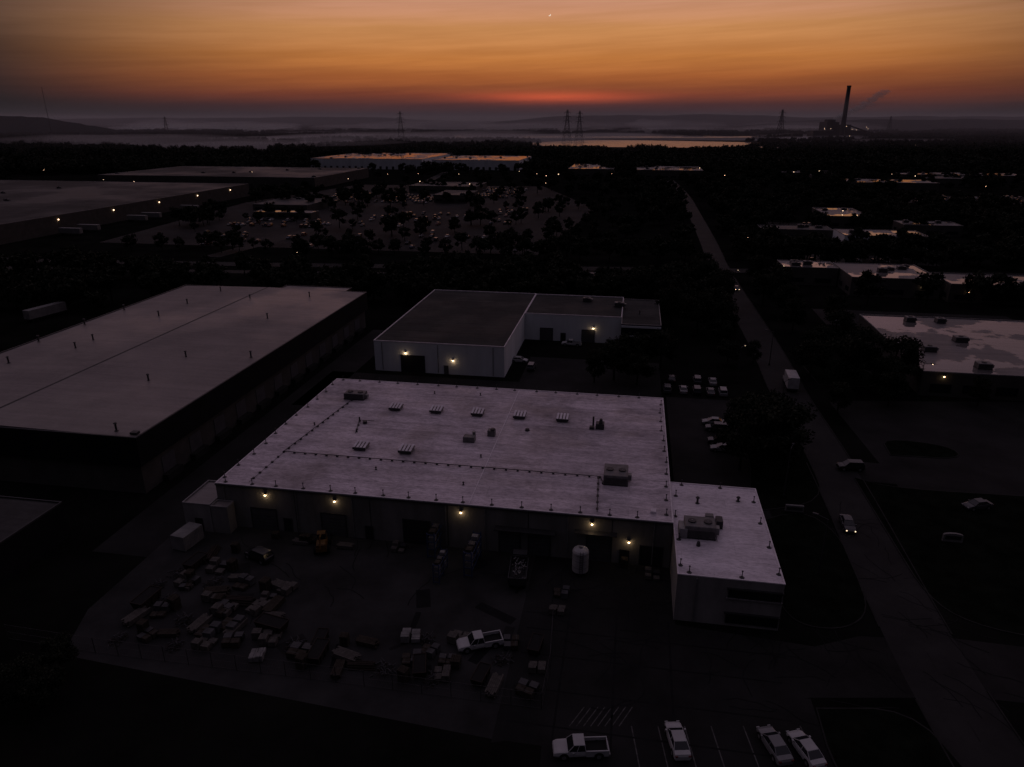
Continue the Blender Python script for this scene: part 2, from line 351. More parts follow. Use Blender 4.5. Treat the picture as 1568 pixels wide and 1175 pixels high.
def walllamp(par,a,b,z,power=18,k='lampglow'):
    mb=MB(); mb.bbox(a-.16,a+.16,b-.28,b-.003,z-.05,z+.25,'metald',.04); mb.ball((a,b-.22,z-.12),.16,k,8)
    mb.tube((a,b-.22,z-.05),(a,b-.22,z+.0),.2,.1,'metald',8)
    mb.obj('wall_lamp',par)
    if power:
        ld=bpy.data.lights.new('wall_lamp_light','POINT'); ld.energy=power; ld.color=(1,.70,.42); ld.shadow_soft_size=.18
        lo=bpy.data.objects.new('wall_lamp_light',ld); COL.objects.link(lo); lo.parent=par; lo.location=(a,b-.5,z-.35)
mw=empty('warehouse_main',(-45.8,97.3,0),ROT)
H=7.5
block(mw,0,69.2,0,47.7,H,'wallmain','roofw',lip=.1,cop='capw')
zr=H-.08
mb=MB()
mb.box(39.93,40.08,.3,47.3,zr+.003,zr+.06,'capw')
mb.obj('expansion_joint',mw)
mb=MB()
for i in range(5): skylight(mb,18.1+8.08*i,33.4,zr)
for x in (17.8,25.8): skylight(mb,x,15.6,zr)
mb.obj('roof_ventilators',mw)
mb=MB()
hvac(mb,8.2,37.6,zr,4.2,2.4,1.3); hvac(mb,60.9,11.4,zr,3.8,4.2,1.7)
mb.bbox(34.3,36.3,20.7,22.1,zr,zr+1.0,'hvac'); mb.tube((35.9,22.5,zr),(35.9,22.5,zr+1.4),.3,.3,'metal'); mb.bbox(38,39.3,23.8,25,zr,zr+1.1,'hvac'); mb.tube((38.9,24.2,zr+1.1),(38.9,24.2,zr+1.45),.4,.4,'metald')
mb.tube((56.2,31.2,zr),(56.2,31.2,zr+2.0),.17,.17,'metald'); mb.bbox(56.7,58.2,30.0,31.5,zr,zr+1.1,'metald'); mb.tube((57.6,30.4,zr+1.1),(57.6,30.4,zr+2.0),.38,.25,'metald'); 
mb.box(55.6,56.4,29.8,30.6,zr,zr+.5,'metald')
mb.tube((14.6,25.7,zr),(14.6,25.7,zr+.5),.4,.4,'metald',10); mb.tube((13.3,26.4,zr),(13.3,26.4,zr+.9),.15,.15,'metald'); mb.box(13.4,16.2,26.3,26.38,zr+.3,zr+.38,'metald')
mb.tube((44.6,27.5,zr),(44.6,27.5,zr+.4),.45,.35,'metald',10)
mb.bbox(66.1,66.9,2.0,3.0,zr,zr+.35,'capw')
for i in range(9): vent(mb,R.uniform(5,64),R.uniform(4,44),zr,.35,.09)
mb.obj('rooftop_units',mw)
mb=MB()
def piperun(mb,pts,r=.07,z=zr+.25):
    for a,b in zip(pts,pts[1:]):
        mb.tube((*a,z),(*b,z),r,r,'metald',6); d=math.dist(a,b)
        for i in range(int(d/1.9)+1):
            t=i*1.9/d; x=a[0]+(b[0]-a[0])*t; y=a[1]+(b[1]-a[1])*t; mb.box(x-.16,x+.16,y-.16,y+.16,zr,zr+.24,'metald')
piperun(mb,[(8,36),(5.5,11.8),(58.5,11.6),(59.2,9)]); piperun(mb,[(58.2,11.4),(58.6,.9)]); piperun(mb,[(13.3,26.4),(14.6,21)]) ; piperun(mb,[(5.5,11.8),(5.1,1)],.03,zr+.1)
mb.obj('roof_pipework',mw)
def edgeposts(mb,x0,x1,y0,y1,z,step=4.2,sides='fblr'):
    P=[]
    if 'f' in sides: P+=[(x0+1.5+i*step,y0+.6) for i in range(int((x1-x0)/step))]
    if 'b' in sides: P+=[(x0+1.5+i*step,y1-.6) for i in range(int((x1-x0)/step))]
    if 'l' in sides: P+=[(x0+.6,y0+2+i*step) for i in range(int((y1-y0)/step))]
    if 'r' in sides: P+=[(x1-.6,y0+2+i*step) for i in range(int((y1-y0)/step))]
    for x,y in P:
        x+=R.uniform(-.3,.3)
        mb.tube((x,y,z),(x,y,z+.1),.35,.25,'metald',7); mb.tube((x,y,z+.1),(x,y,z+.85),.07,.05,'metald',6); mb.ball((x,y,z+.92),.13,'metald',6)
mb=MB(); edgeposts(mb,0,69.2,0,47.7,zr); mb.obj('roof_edge_posts',mw)
mb=MB()
def door(mb,a0,a1,z0,z1,k='door',y=0,frame='metald'):
    mb.box(a0,a1,y-.06,y-.003,z0,z1,k)
    mb.box(a0-.15,a0-.001,y-.12,y-.003,z0,z1+.15,frame); mb.box(a1+.001,a1+.15,y-.12,y-.003,z0,z1+.15,frame); mb.box(a0,a1,y-.12,y-.003,z1+.001,z1+.15,frame)
    n=int((z1-z0)/.6)
    for i in range(1,n): mb.box(a0+.02,a1-.02,y-.08,y-.062,z0+i*.6,z0+i*.6+.05,frame)
for a0,a1,z1,k in [(5.5,9.5,3.6,'door'),(10.8,11.9,2.2,'doord'),(17,20.8,3.8,'door'),(24,25,2.2,'doord'),(30,34,4,'doord'),(44.6,47.6,3.9,'door'),(49,52,3.9,'door'),(57.4,60.8,4.4,'door'),(62.2,63.3,2.2,'doord'),(65,68,3.2,'doord')]:
    door(mb,a0,a1,.02,z1,k)
mb.obj('dock_doors',mw)
mb=MB()
for a in (1.2,13,22,36.5,42.4,54.5,66.6):
    mb.box(a,a+.14,-.16,-.003,.3,H-.35,'metal')
for a in (12,24,36,48,60): mb.box(a+.8,a+.9,-.03,-.002,0.1,H-.4,'metald')
mb.box(0,69.2,-.2,-.045,H-.34,H-.18,'metald')
mb.box(44,52.8,-1.3,-.003,4.3,4.45,'metald'); mb.box(55.6,61.6,-1.1,-.003,4.9,5.0,'metald')
mb.obj('gutters_and_downpipes',mw)
for a in (8.2,19.4,38.9,58.0): walllamp(mw,a,0,6.3,9)
walllamp(mw,63.3,0,3.9,8)
block(mw,-4.6,-.05,-2.2,5,4.9,'wallannex','roofl',wname='lean_to_walls')
mb=MB(); mb.box(-2.9,-1.6,-2.26,-2.203,.02,2.3,'doord'); mb.obj('lean_to_door',mw)
block(mw,.05,2.8,-2.2,-.25,4.7,'wallmain','roofl',wname='porch_walls')
block(mw,69.3,82.1,-11.3,12.9,7.0,'wallannex','roofa',lip=.12,wname='office_walls',cop='capw')
mb=MB()
mb.box(75.6,81.9,-11.42,-11.303,4.3,5.5,'glass'); mb.box(75.6,81.9,-11.42,-11.303,.5,1.9,'glass')
for i in range(6): 
    x=75.6+i*1.26
    for z0,z1 in((4.3,5.5),(.5,1.9)): mb.box(x-.03,x+.03,-11.46,-11.421,z0,z1,'metald')
mb.box(75.4,82.1,-11.6,-11.303,5.52,5.7,'metald'); mb.box(75.4,82.1,-11.6,-11.303,1.92,2.1,'metald'); mb.box(75.4,82.1,-11.5,-11.303,4.1,4.28,'cap')
mb.box(82.103,82.2,-8,9,4.3,5.5,'glass'); mb.box(82.103,82.2,-8,9,.6,1.9,'glass')
mb.box(71.6,71.75,-11.5,-11.303,.2,6.6,'metal')
mb.obj('office_windows',mw)
mb=MB(); zr2=7-.1
hvac(mb,72.6,-1.4,zr2,4.2,3.0,1.9); mb.bbox(69.8,70.9,-3.0,-.8,zr2,zr2+1.5,'metal'); mb.bbox(75.0,75.9,.2,1.8,zr2,zr2+1.2,'metald')
mb.bbox(73.8,74.9,2.5,3.4,zr2,zr2+.6,'hvac'); vent(mb,73,7,zr2,.9); vent(mb,79,8.6,zr2,.6); mb.tube((72.3,-4.4,zr2),(72.3,-4.4,zr2+.6),.3,.2,'metald')
for i in range(5): mb.tube((70+i*1.2,-3.4,zr2+.3),(70+i*1.2,.9,zr2+.3),.05,.05,'metald',5)
mb.obj('office_rooftop_unit',mw)
mb=MB(); edgeposts(mb,69.3,82.1,-11.3,12.9,zr2,6); mb.obj('office_roof_posts',mw)
lw=empty('warehouse_long',(-61.9,106.3,0),ROT)
a=MB(); a.box(-59.2,-.8,.8,106,0,5.6,'walltan'); a.obj('lower_walls',lw)
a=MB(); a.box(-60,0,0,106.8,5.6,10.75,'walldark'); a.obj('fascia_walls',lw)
a=MB()
a.add([(-59.7,.3,10.76),(-32,.3,11.25),(-.3,.3,10.8),(-59.7,106.5,10.76),(-32,106.5,11.25),(-.3,106.5,10.8),(-59.7,.3,10.7),(-.3,.3,10.7),(-59.7,106.5,10.7),(-.3,106.5,10.7)],[(0,1,4,3),(1,2,5,4),(0,6,7,2,1),(3,4,5,9,8)],'roofl'); a.obj('roof',lw)
a=MB(); coping(a,-60.05,.05,-.05,106.85,10.752,10.95,'metald',.3); a.obj('parapet',lw)
a=MB(); a.box(-32.2,-31.8,.4,106.4,11.255,11.32,'metald'); a.obj('ridge_cap',lw)
a=MB()
for x,y in [(-44.4,70.5),(-45.5,41.7),(-14.4,98),(-14.7,73),(-2.6,42.3),(-15.2,24.9),(-16.7,39.9),(-5,2),(-46,48),(-44,100),(-44.8,84),(-58,60),(-58,45),(-58,75),(-30,92),(-52,30)]:
    vent(a,x,y,10.95,1.3,.17)
a.bbox(-1.8,-.6,1,2,10.9,11.3,'metald'); a.obj('roof_vents',lw)
a=MB()
for i in range(12): a.box(-.795,-.7,6+i*8.3,9.6+i*8.3,1.2,4.4,'door'); a.box(-.8,.3,5.6+i*8.3,10+i*8.3,0,1.15,'conc')
a.obj('loading_docks',lw)
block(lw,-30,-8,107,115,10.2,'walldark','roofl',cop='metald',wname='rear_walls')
b3=empty('warehouse_near_left',(-67.9,94.1,0),ROT)
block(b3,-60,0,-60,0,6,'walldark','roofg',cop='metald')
md=empty('white_factory',(-34.8,171.1,0),ROT)
block(md,0,33.4,0,57.4,8,'wallwhite','roofd',cop='capw')
block(md,33.46,61,33.2,57.4,7.9,'wallwhite','roofd',cop='capw')
block(md,61.06,71.8,28,57.4,7.4,'walldark','roofd',wname='office_walls')
mb=MB(); mb.box(61.5,71.6,27.9,27.997,4.6,6.2,'glass'); mb.box(61.5,71.6,27.9,27.997,1,2.6,'glass'); mb.box(61.1,71.8,27.7,27.997,3.0,4.2,'wallwhite'); mb.box(61.1,71.8,27.7,27.997,6.4,6.9,'wallwhite'); mb.obj('office_windows',md)
mb=MB(); door(mb,7,13,.02,4.4,'doord'); mb.box(18,19.2,-.08,-.003,0,2.3,'door'); door(mb,38,41.5,.02,3.6,'door',33.2); door(mb,44,45.2,.02,2.3,'doord',33.2); door(mb,50,53.5,.02,3.6,'door',33.2)
for a in (2,16.5,30.5): mb.box(a,a+.12,-.14,-.003,.3,7.6,'metal')
mb.obj('dock_doors',md)
mb=MB(); hvac(mb,60,46,7.7,3,2,1.3); hvac(mb,50,51,7.7,2.5,2,1.1); vent(mb,66,40,7.2,1); mb.obj('rooftop_units',md)
walllamp(md,8.2,0,5.2,12); walllamp(md,20.4,0,3.9,10); walllamp(md,53.2,33.2,4.4,10)
def simple(name,x,y,w_,d,h,wall,roof,units=4,seed=0,cop='cap',win='glass'):
    e=empty(name,(x,y,0),ROT); block(e,0,w_,0,d,h,wall,roof,cop=cop)
    rr=random.Random(seed); mb=MB()
    for i in range(units): hvac(mb,rr.uniform(4,w_-4),rr.uniform(4,d-4),h-.25,rr.uniform(2,3.6),2.2,rr.uniform(1,1.6))
    if units: mb.obj('rooftop_units',e)
    mb=MB(); n=int(w_/8)
    for i in range(n):
        a0=(i+.2)*w_/n; 
        if win=='glass': mb.box(a0,a0+w_/n*.6,-.1,-.003,1.2,2.8,'glass')
        else: mb.box(a0,a0+3,-.1,-.003,0.1,3.6,'doord')
    for i in range(int(d/9)): mb.box(-.1,-.003,i*9+2,i*9+6,1.2,2.8,'glass')
    mb.obj('windows_and_doors',e); return e
e=empty('flat_roof_office',(94.4,153.5,0),ROT); block(e,0,70,0,51.4,6,'walltan','roofwet',cop='cap')
mb=MB()
for x,y,l in [(7,17,3.0),(14.5,5,3.2),(18,27,3.2),(12,46,2.6),(20,46,2.4)]: hvac(mb,x,y,5.77,l,2.4,1.4)
mb.obj('rooftop_units',e); mb=MB()
for i in range(9): mb.box(2+i*7,6.5+i*7,-.1,-.003,1,3,'glass')
mb.obj('windows',e); walllamp(e,4.5,0,5,4)
simple('office_block',104.6,271.8,20,14,7,'walltan','roofwet',3,1)
e=simple('office_block',122.3,252.5,30,28,7,'walltan','roofwet',4,2); walllamp(e,24,0,4.5,5)
e=simple('office_block',152.5,243,45,19,6.6,'walltan','roofwet',2,3); walllamp(e,6,0,4,5)
simple('office_block',163,351,39,22,7,'wallwhite','roofwet',4,4)
simple('office_block',132,380,36,16,6,'walltan','roofg',3,5)
simple('office_block',186,425,24,44,7,'walltan','roofwet',2,6)
simple('office_block',215,395,30,18,6,'walltan','roofwet',2,6)
simple('small_warehouse',22,262,16,10,5,'walltan','roofg',1,7); simple('small_warehouse',43,258,12,9,5,'walltan','roofg',1,8)
e=simple('distribution_centre',-560,395,300,270,10,'walltan','roofg',14,9,win='door')
mb=MB()
for i in range(5): mb.ball((300.6,60+i*45,7.5),.42,'farlamp',6); mb.box(300.04,300.6,59.9+i*45,60.1+i*45,8,8.2,'metald')
mb.obj('dock_wall_lamps',e)
e=simple('distribution_centre',-400,712,222,140,10,'walltan','roofg',8,10,win='door')
simple('distribution_centre',-262,965,150,170,13,'wallwhite','roofwet',10,11,win='door')
simple('distribution_centre',-102,945,112,120,12,'wallwhite','roofwet',8,12,win='door')
simple('warehouse_far',62,820,50,90,9,'walltan','roofwet',4,13); simple('warehouse_far',135,800,70,70,9,'walltan','roofwet',4,14)
simple('warehouse_far',-60,560,26,40,6,'walltan','roofg',2,15); simple('warehouse_far',-180,505,40,45,5,'walltan','roofg',2,25);simple('warehouse_far',-90,640,60,45,6,'walltan','roofg',2,26)
simple('warehouse_far',-168,470,40,12,4,'walltan','roofwet',0,27)
rr=random.Random(5)
for i in range(26):
    y=rr.uniform(620,1500); x=rr.uniform(.22,.72)*y; simple('warehouse_far',x,y,rr.uniform(30,80),rr.uniform(20,50),rr.uniform(5,9),'walltan',rr.choice(['roofwet','roofg','roofg']),2,20+i)
# ------------------------------------------------------------ vehicles
def car_mesh(kind,paint):
    p='car_'+paint; mb=MB()
    def body(st,k=p):
        secs=[]
        for x,zb,zt,hw in st:
            secs.append([(x,-hw*.9,zb),(x,-hw,zb+.18),(x,-hw,zt*.72),(x,-hw*.93,zt-.03),(x,-hw*.8,zt),(x,hw*.8,zt),(x,hw*.93,zt-.03),(x,hw,zt*.72),(x,hw,zb+.18),(x,hw*.9,zb)])
        mb.loft(secs,k)
    def green(xb0,xb1,xt0,xt1,zb,zt,wb,wt):
        s=lambda x0,x1,z,wd:[(x0,-wd,z),(x1,-wd,z),(x1,wd,z),(x0,wd,z)]
        mb.loft([s(xb0,xb1,zb,wb),s(xt0,xt1,zt,wt)],'glass')
        mb.bbox(xt0-.05,xt1+.05,-wt-.03,wt+.03,zt-.01,zt+.06,p,.04)
        xm0=(xb0+xb1)/2; xm1=(xt0+xt1)/2
        for sg in(-1,1):
            for a,b in((xb0,xt0),(xm0,xm1),(xb1,xt1)): mb.tube((a,sg*(wb+.005),zb),(b,sg*(wt+.005),zt),.045,.04,p,5)
    def wheels(xs,r=.34,hw=.9):
        for x in xs:
            for sg in(-1,1):
                mb.tube((x,sg*(hw-.25),r),(x,sg*(hw+.02),r),r,r,'black',14); mb.tube((x,sg*(hw+.02),r),(x,sg*(hw+.03),r),r*.6,r*.55,'metal',10)
                mb.tube((x,sg*(hw-.03),r+.05),(x,sg*(hw+.008),r+.05),r+.09,r+.09,'black',14)
    if kind=='sedan':
        body([(-2.32,.35,.78,.76),(-2.2,.24,.98,.84),(-1.4,.2,1.03,.9),(0,.2,.99,.91),(.95,.2,.95,.9),(1.85,.22,.82,.86),(2.2,.26,.68,.78),(2.3,.33,.58,.68)])
        green(-1.75,1.15,-1.0,.35,.97,1.42,.8,.62); wheels((-1.4,1.4)); L2=2.3
    elif kind=='suv':
        body([(-2.3,.4,.95,.8),(-2.2,.3,1.08,.9),(-1.2,.26,1.1,.94),(.95,.26,1.05,.94),(1.85,.28,.98,.9),(2.2,.32,.85,.82),(2.28,.4,.7,.74)])
        green(-2.15,1.2,-1.9,.5,1.07,1.68,.85,.7); wheels((-1.4,1.4),.38,.93); L2=2.26
    else:
        body([(-.45,.4,1.12,.93),(.9,.36,1.1,.95),(1.1,.36,1.08,.95),(2.4,.38,1.02,.93),(2.72,.42,.9,.86),(2.8,.5,.75,.8)])
        green(-.42,1.35,-.3,.75,1.1,1.75,.87,.72)
        mb.box(-2.75,-.46,-.92,.92,.42,.72,p); mb.box(-2.75,-.46,-.92,-.8,.721,1.15,p); mb.box(-2.75,-.46,.8,.92,.721,1.15,p); mb.box(-2.75,-2.66,-.8,.8,.721,1.12,p)
        mb.box(-2.65,-.47,-.79,.79,.722,.75,'black'); mb.box(-2.9,-2.75,-.85,.85,.45,.62,'metal'); wheels((-1.75,1.75),.4,.94); L2=2.74
    for sg in(-1,1):
        mb.box(L2-.1,L2+.01,sg*.62-.16,sg*.62+.16,.6,.72,'headd'); mb.box(-L2-.03,-L2+.1,sg*.66-.13,sg*.66+.13,.72,.88,'taild')
        mb.box(.75,.95,sg*.97-.08,sg*.97+.08,.95,1.08,p)
    mb.box(L2-.02,L2+.03,-.4,.4,.4,.55,'black')
    return mb
CM={}
def car(kind,paint,x,y,h,name=None):
    k=(kind,paint)
    if k not in CM: CM[k]=car_mesh(kind,paint).mesh('car_'+kind+'_'+paint)
    return place(CM[k],name or ('pickup_truck' if kind=='pickup' else 'parked_car'),(x,y,.02),math.radians(h))
car('pickup','white',-3.9,69.7,195); car('pickup','white',6.9,54.2,182)
car('sedan','white',16.9,55.3,92); car('sedan','silver',26.6,54.7,100); car('sedan','white',29.6,54.2,103)
car('suv','black',-36.8,88.0,150)
for i,(x,y,h,k,c) in enumerate([(42.2,136.7,170,'sedan','silver'),(42.0,133.5,170,'suv','grey'),(40.9,127.3,170,'suv','black'),(40.6,124,170,'sedan','silver'),(36.5,156,80,'suv','grey'),(40.2,155.6,80,'sedan','silver'),(43.2,155,80,'suv','black'),(46.2,154.2,80,'sedan','grey'),(49,154,80,'suv','silver'),(1.9,177.5,-10,'sedan','white'),(16.8,191.9,170,'pickup','white'),(29.3,188.4,170,'sedan','silver'),(61.8,116.2,175,'suv','black'),(76.5,102.4,190,'sedan','grey'),(5,172,80,'suv','grey'),(39,163,80,'sedan','black'),(45,162,80,'suv','grey'),(48.5,161,80,'sedan','silver')]):
    car(k,c,x,y,h)
mbm=car_mesh('sedan','grey'); 
for sg in(-1,1): mbm.ball((2.34,sg*.62,.66),.08,'lampcool',6)
mbm.obj('car_with_headlights',None,(52.6,96.6,.03),math.radians(-102))
mbm=car_mesh('sedan','black'); 
for sg in(-1,1): mbm.ball((-2.36,sg*.66,.80),.13,'tail',6); mbm.ball((2.34,sg*.62,.66),.12,'lampcool',6)
mbm.obj('car_with_headlights',None,(84.2,262,.03),math.radians(-98))
mb=MB(); mb.bbox(-4.4,1.6,-1.25,1.25,1.0,3.7,'tank',.06); mb.box(-4.4,3.6,-.9,.9,.6,.95,'metald')
mb.loft([[(1.8,-1.1,.6),(3.9,-1.1,.6),(3.9,1.1,.6),(1.8,1.1,.6)],[(1.8,-1.1,1.6),(3.85,-1.1,1.5),(3.85,1.1,1.5),(1.8,1.1,1.6)]],'tank'); mb.loft([[(1.8,-1.1,1.6),(3.4,-1.1,1.55),(3.4,1.1,1.55),(1.8,1.1,1.6)],[(1.8,-1,2.4),(2.9,-1,2.4),(2.9,1,2.4),(1.8,1,2.4)]],'glass'); mb.bbox(1.75,2.95,-1.02,1.02,2.4,2.5,'tank',.04)
for x in(-3.2,-2.2,2.9):
    for s in(-1,1): mb.tube((x,s*.8,.48),(x,s*1.15,.48),.48,.48,'black',14)
mb.obj('box_truck',None,(66.5,159.2,.03),math.radians(78))
sheet('car_park_far',[(-215,372),(12,335),(60,520),(30,700),(-150,720),(-205,560)],.02,'lotfar')
def lotrows(name,x,y,w_,d,k='lotfar',fill=.6,seed=0):
    if k!='lotfar' or x>200: sheet(name,lrect(0,w_,0,d,(x,y)),.03,k)
    r=random.Random(seed); b=4; lm=MB()
    while b<d-6:
        a=4
        while a<w_-4:
            X_,Y_=Lw(a,b,(x,y)); 
            lm.T=Matrix.Translation((X_,Y_,0))@Matrix.Rotation(ROT,4,'Z'); lm.box(1.4,1.52,-2.5,2.5,.031,.035,'paint')
            if r.random()<fill:
                kind=r.choice(['sedan','sedan','suv','suv','pickup']); c=r.choice(['white','silver','black','grey','red','blue','grey','black','black'])
                car(kind,c,X_,Y_,math.degrees(ROT)+90+(180 if r.random()<.5 else 0)+r.uniform(-3,3)).location.z=.04
            a+=2.9
        b+=6.2 if int(b/6)%2 else 12
    lm.obj('parking_bay_markings')
lotrows('car_park_far',-185,366,110,52,'lotfar',.12,1); lotrows('car_park_far',-60,352,66,66,'lotfar',.25,2); lotrows('car_park_far',-100,430,70,80,'lotfar',.3,3)
lotrows('car_park_far',-175,432,66,40,'lotfar',.4,4); lotrows('car_park_far',-110,560,50,70,'lotfar',.7,5); lotrows('car_park_far',-52,600,60,90,'lotfar',.6,6); lotrows('car_park_far',-160,560,40,80,'lotfar',.5,16)
lotrows('car_park_far',98,214,60,20,'asph2',.45,8); lotrows('car_park_far',128,318,60,22,'asph2',.4,9); lotrows('car_park_far',150,410,30,40,'asph2',.3,10)
lotrows('car_park_far',-26,440,30,90,'lotfar',.4,12); lotrows('car_park_far',300,560,120,60,'asph2',.3,13)
mb=MB()
mb.bbox(-6.5,6.5,-1.28,1.28,1.15,3.95,'contw',.05); mb.box(-6.3,6.3,-.5,.5,.9,1.14,'metald')
for q in(-5.2,-4):
    for s in(-1,1): mb.tube((q,s*.75,.5),(q,s*1.2,.5),.5,.5,'black',12)
for s in(-1,1): mb.box(3.6,3.8,s*.8-.08,s*.8+.08,.02,.9,'metald')
tr=mb.mesh('trailer')
place(tr,'semi_trailer',(-150,222,0),math.radians(70))
for i in (1,2,5,6,9): place(tr,'semi_trailer',Lw(304+8,40+i*14,(-560,395))+(0.05,),ROT)
# ------------------------------------------------------------ yard objects
mb=MB(); mb.tube((0,0,.55),(0,0,3.6),1.15,1.15,'tank',28)
mb.loft([[(r*math.cos(t),r*math.sin(t),z) for t in [2*math.pi*i/28 for i in range(28)]] for r,z in((1.15,3.6),(1.0,3.85),(.6,4.05),(.2,4.1))],'tank')
for i in range(4): t=math.pi/4+i*math.pi/2; mb.tube((.95*math.cos(t),.95*math.sin(t),0),(.95*math.cos(t),.95*math.sin(t),.56),.1,.1,'metald')
for z in(1.3,2.4,3.3): mb.tube((0,0,z),(0,0,z+.06),1.17,1.17,'metal',28)
for s in(-.2,.2): mb.box(s-.03,s+.03,-1.32,-1.26,.3,4.2,'metald')
for i in range(12): mb.box(-.17,.17,-1.31,-1.27,.5+i*.3,.54+i*.3,'metald')
mb.tube((0,0,4.08),(0,0,4.3),.25,.25,'metal'); mb.obj('storage_tank',None,(9.6,84.7,0))
mb=MB()
for x in(-1.1,1.2):
    for s in(-1,1): mb.tube((x,s*.75,.6),(x,s*1.15,.6),.6,.6,'black',16)
mb.bbox(-2,1,-.75,.75,.7,1.5,'yel',.1); mb.bbox(-2,-.5,-.7,.7,1.5,2,'yel',.15); mb.loft([[(-.4,-.6,1.5),(.8,-.6,1.5),(.8,.6,1.5),(-.4,.6,1.5)],[(-.3,-.55,2.7),(.5,-.55,2.7),(.5,.55,2.7),(-.3,.55,2.7)]],'glass'); mb.bbox(-.4,.65,-.62,.62,2.7,2.8,'yel',.04)
for s in(-.45,.45): mb.tube((.6,s,1.5),(2.4,s,1.0),.12,.1,'yel',6); mb.tube((2.4,s,1.0),(2.9,s,.5),.1,.1,'metald',6)
mb.loft([[(2.8,-1.1,.15),(3.6,-1.1,.1),(3.5,-1.1,.25),(2.95,-1.1,.9)],[(2.8,1.1,.15),(3.6,1.1,.1),(3.5,1.1,.25),(2.95,1.1,.9)]],'metald')
mb.tube((-.5,0,2.8),(-2.3,0,3.4),.13,.13,'yel',6); mb.tube((-2.3,0,3.4),(-3,0,1.8),.12,.1,'yel',6)
mb.obj('wheel_loader',None,(-28.2,90.6,0),math.radians(100))
mb=MB()
mb.box(-3.6,3.0,-.5,.5,.6,.9,'metald'); mb.box(-3.8,1.2,-1.2,1.2,.9,1.05,'metald')
for s in(-1,1): mb.box(-3.8,1.2,s*1.2-.05,s*1.2+.05,1.06,2.1,'metald')
mb.box(-3.85,-3.75,-1.14,1.14,1.06,2.1,'metald'); mb.box(1.15,1.25,-1.14,1.14,1.06,2.3,'metald')
mb.loft([[(1.5,-1.1,.6),(3.6,-1.1,.6),(3.6,1.1,.6),(1.5,1.1,.6)],[(1.5,-1.1,1.6),(3.5,-1.1,1.5),(3.5,1.1,1.5),(1.5,1.1,1.6)]],'car_grey'); mb.loft([[(1.5,-1.1,1.6),(3.1,-1.1,1.55),(3.1,1.1,1.55),(1.5,1.1,1.6)],[(1.5,-1,2.3),(2.6,-1,2.3),(2.6,1,2.3),(1.5,1,2.3)]],'glass'); mb.bbox(1.45,2.65,-1.02,1.02,2.3,2.4,'car_grey',.04)
for x in(-2.8,-1.8,2.6):
    for s in(-1,1): mb.tube((x,s*.75,.48),(x,s*1.12,.48),.48,.48,'black',14)
for i in range(70):
    p=Vector((R.uniform(-3.4,.9),R.uniform(-.9,.9),R.uniform(1.2,2.4))); d=Vector((R.uniform(-1,1),R.uniform(-.6,.6),R.uniform(-.2,.4)))*.6; mb.tube(p,p+d,.09,.07,R.choice(['metal','rust','clut','metald']),5)
mb.obj('scrap_truck',None,(1.0,84.2,0),math.radians(85))
def rack(k='bluem'):
    mb=MB()
    for x in(0,2.6,5.2):
        for y in(0,1.1): mb.box(x-.07,x+.07,y-.07,y+.07,0,4.2,k)
        for z in(.3,1.5,2.7,3.9): mb.box(x-.04,x+.04,.08,1.02,z,z+.1,k)
    for z in(1.2,2.4,3.6):
        for y in(-.085,1.085): mb.box(0,5.2,y-.03,y+.03,z,z+.14,k)
        for i in range(3):
            a=.2+i*1.6+R.uniform(0,.4); mb.bbox(a,a+R.uniform(.8,1.1),.1,1,z+.141,z+R.uniform(.5,.95),R.choice(['wood','clut','woodl']),.03)
    return mb.mesh('rack')
rk=rack()
place(rk,'storage_rack',(-11.2,88.0,0),math.radians(78)); place(rk,'storage_rack',(-5.6,83.4,0),math.radians(78)); place(rk,'storage_rack',(-10.0,82.0,0),math.radians(78),scale=.75)
def pallets(n,seed):
    r=random.Random(seed); mb=MB()
    for j in range(n):
        z=j*.15; mb.T=Matrix.Translation((r.uniform(-.04,.04),r.uniform(-.04,.04),0))
        for i in range(6): mb.box(-.6,.6,-.5+i*.19,-.38+i*.19,z+.11,z+.14,'wood')
        for i in range(3): mb.box(-.6+i*.55,-.5+i*.55,-.5,.57,z+.001,z+.109,'wood')
    mb.T=Matrix.Identity(4); return mb
def crates(seed,k1,k2):
    r=random.Random(seed); mb=MB()
    for i in range(4):
        x=(i%2)*1.35+r.uniform(-.1,.1); y=(i//2)*1.2+r.uniform(-.1,.1); h=r.uniform(.5,1.3)
        mb.bbox(x,x+1.1,y,y+1,.12,h,r.choice([k1,k2]),.03); mb.box(x+.05,x+.2,y+.05,y+.95,0,.119,'wood'); mb.box(x+.9,x+1.05,y+.05,y+.95,0,.119,'wood')
        mb.box(x-.01,x+1.11,y+.3,y+.36,.2,h+.01,'metald')
    return mb
def lumber(seed,k):
    r=random.Random(seed); mb=MB()
    for j in range(4):
        for i in range(6): 
            o=r.uniform(-.2,.2); mb.box(-1.5+o,1.5+o,-.66+i*.22,-.47+i*.22,.1+j*.17,.25+j*.17,k)
    for x in(-1.2,1.2): mb.box(x-.06,x+.06,-.7,.7,0,.099,'wood')
    return mb
def pipes(seed):
    r=random.Random(seed); mb=MB()
    for j in range(3):
        for i in range(5-j): o=r.uniform(-.3,.3); mb.tube((-1.8+o,-.6+i*.3+j*.15,.15+j*.26),(1.8+o,-.6+i*.3+j*.15,.15+j*.26),.14,.14,'metal' if seed%2 else 'rust',9)
    return mb
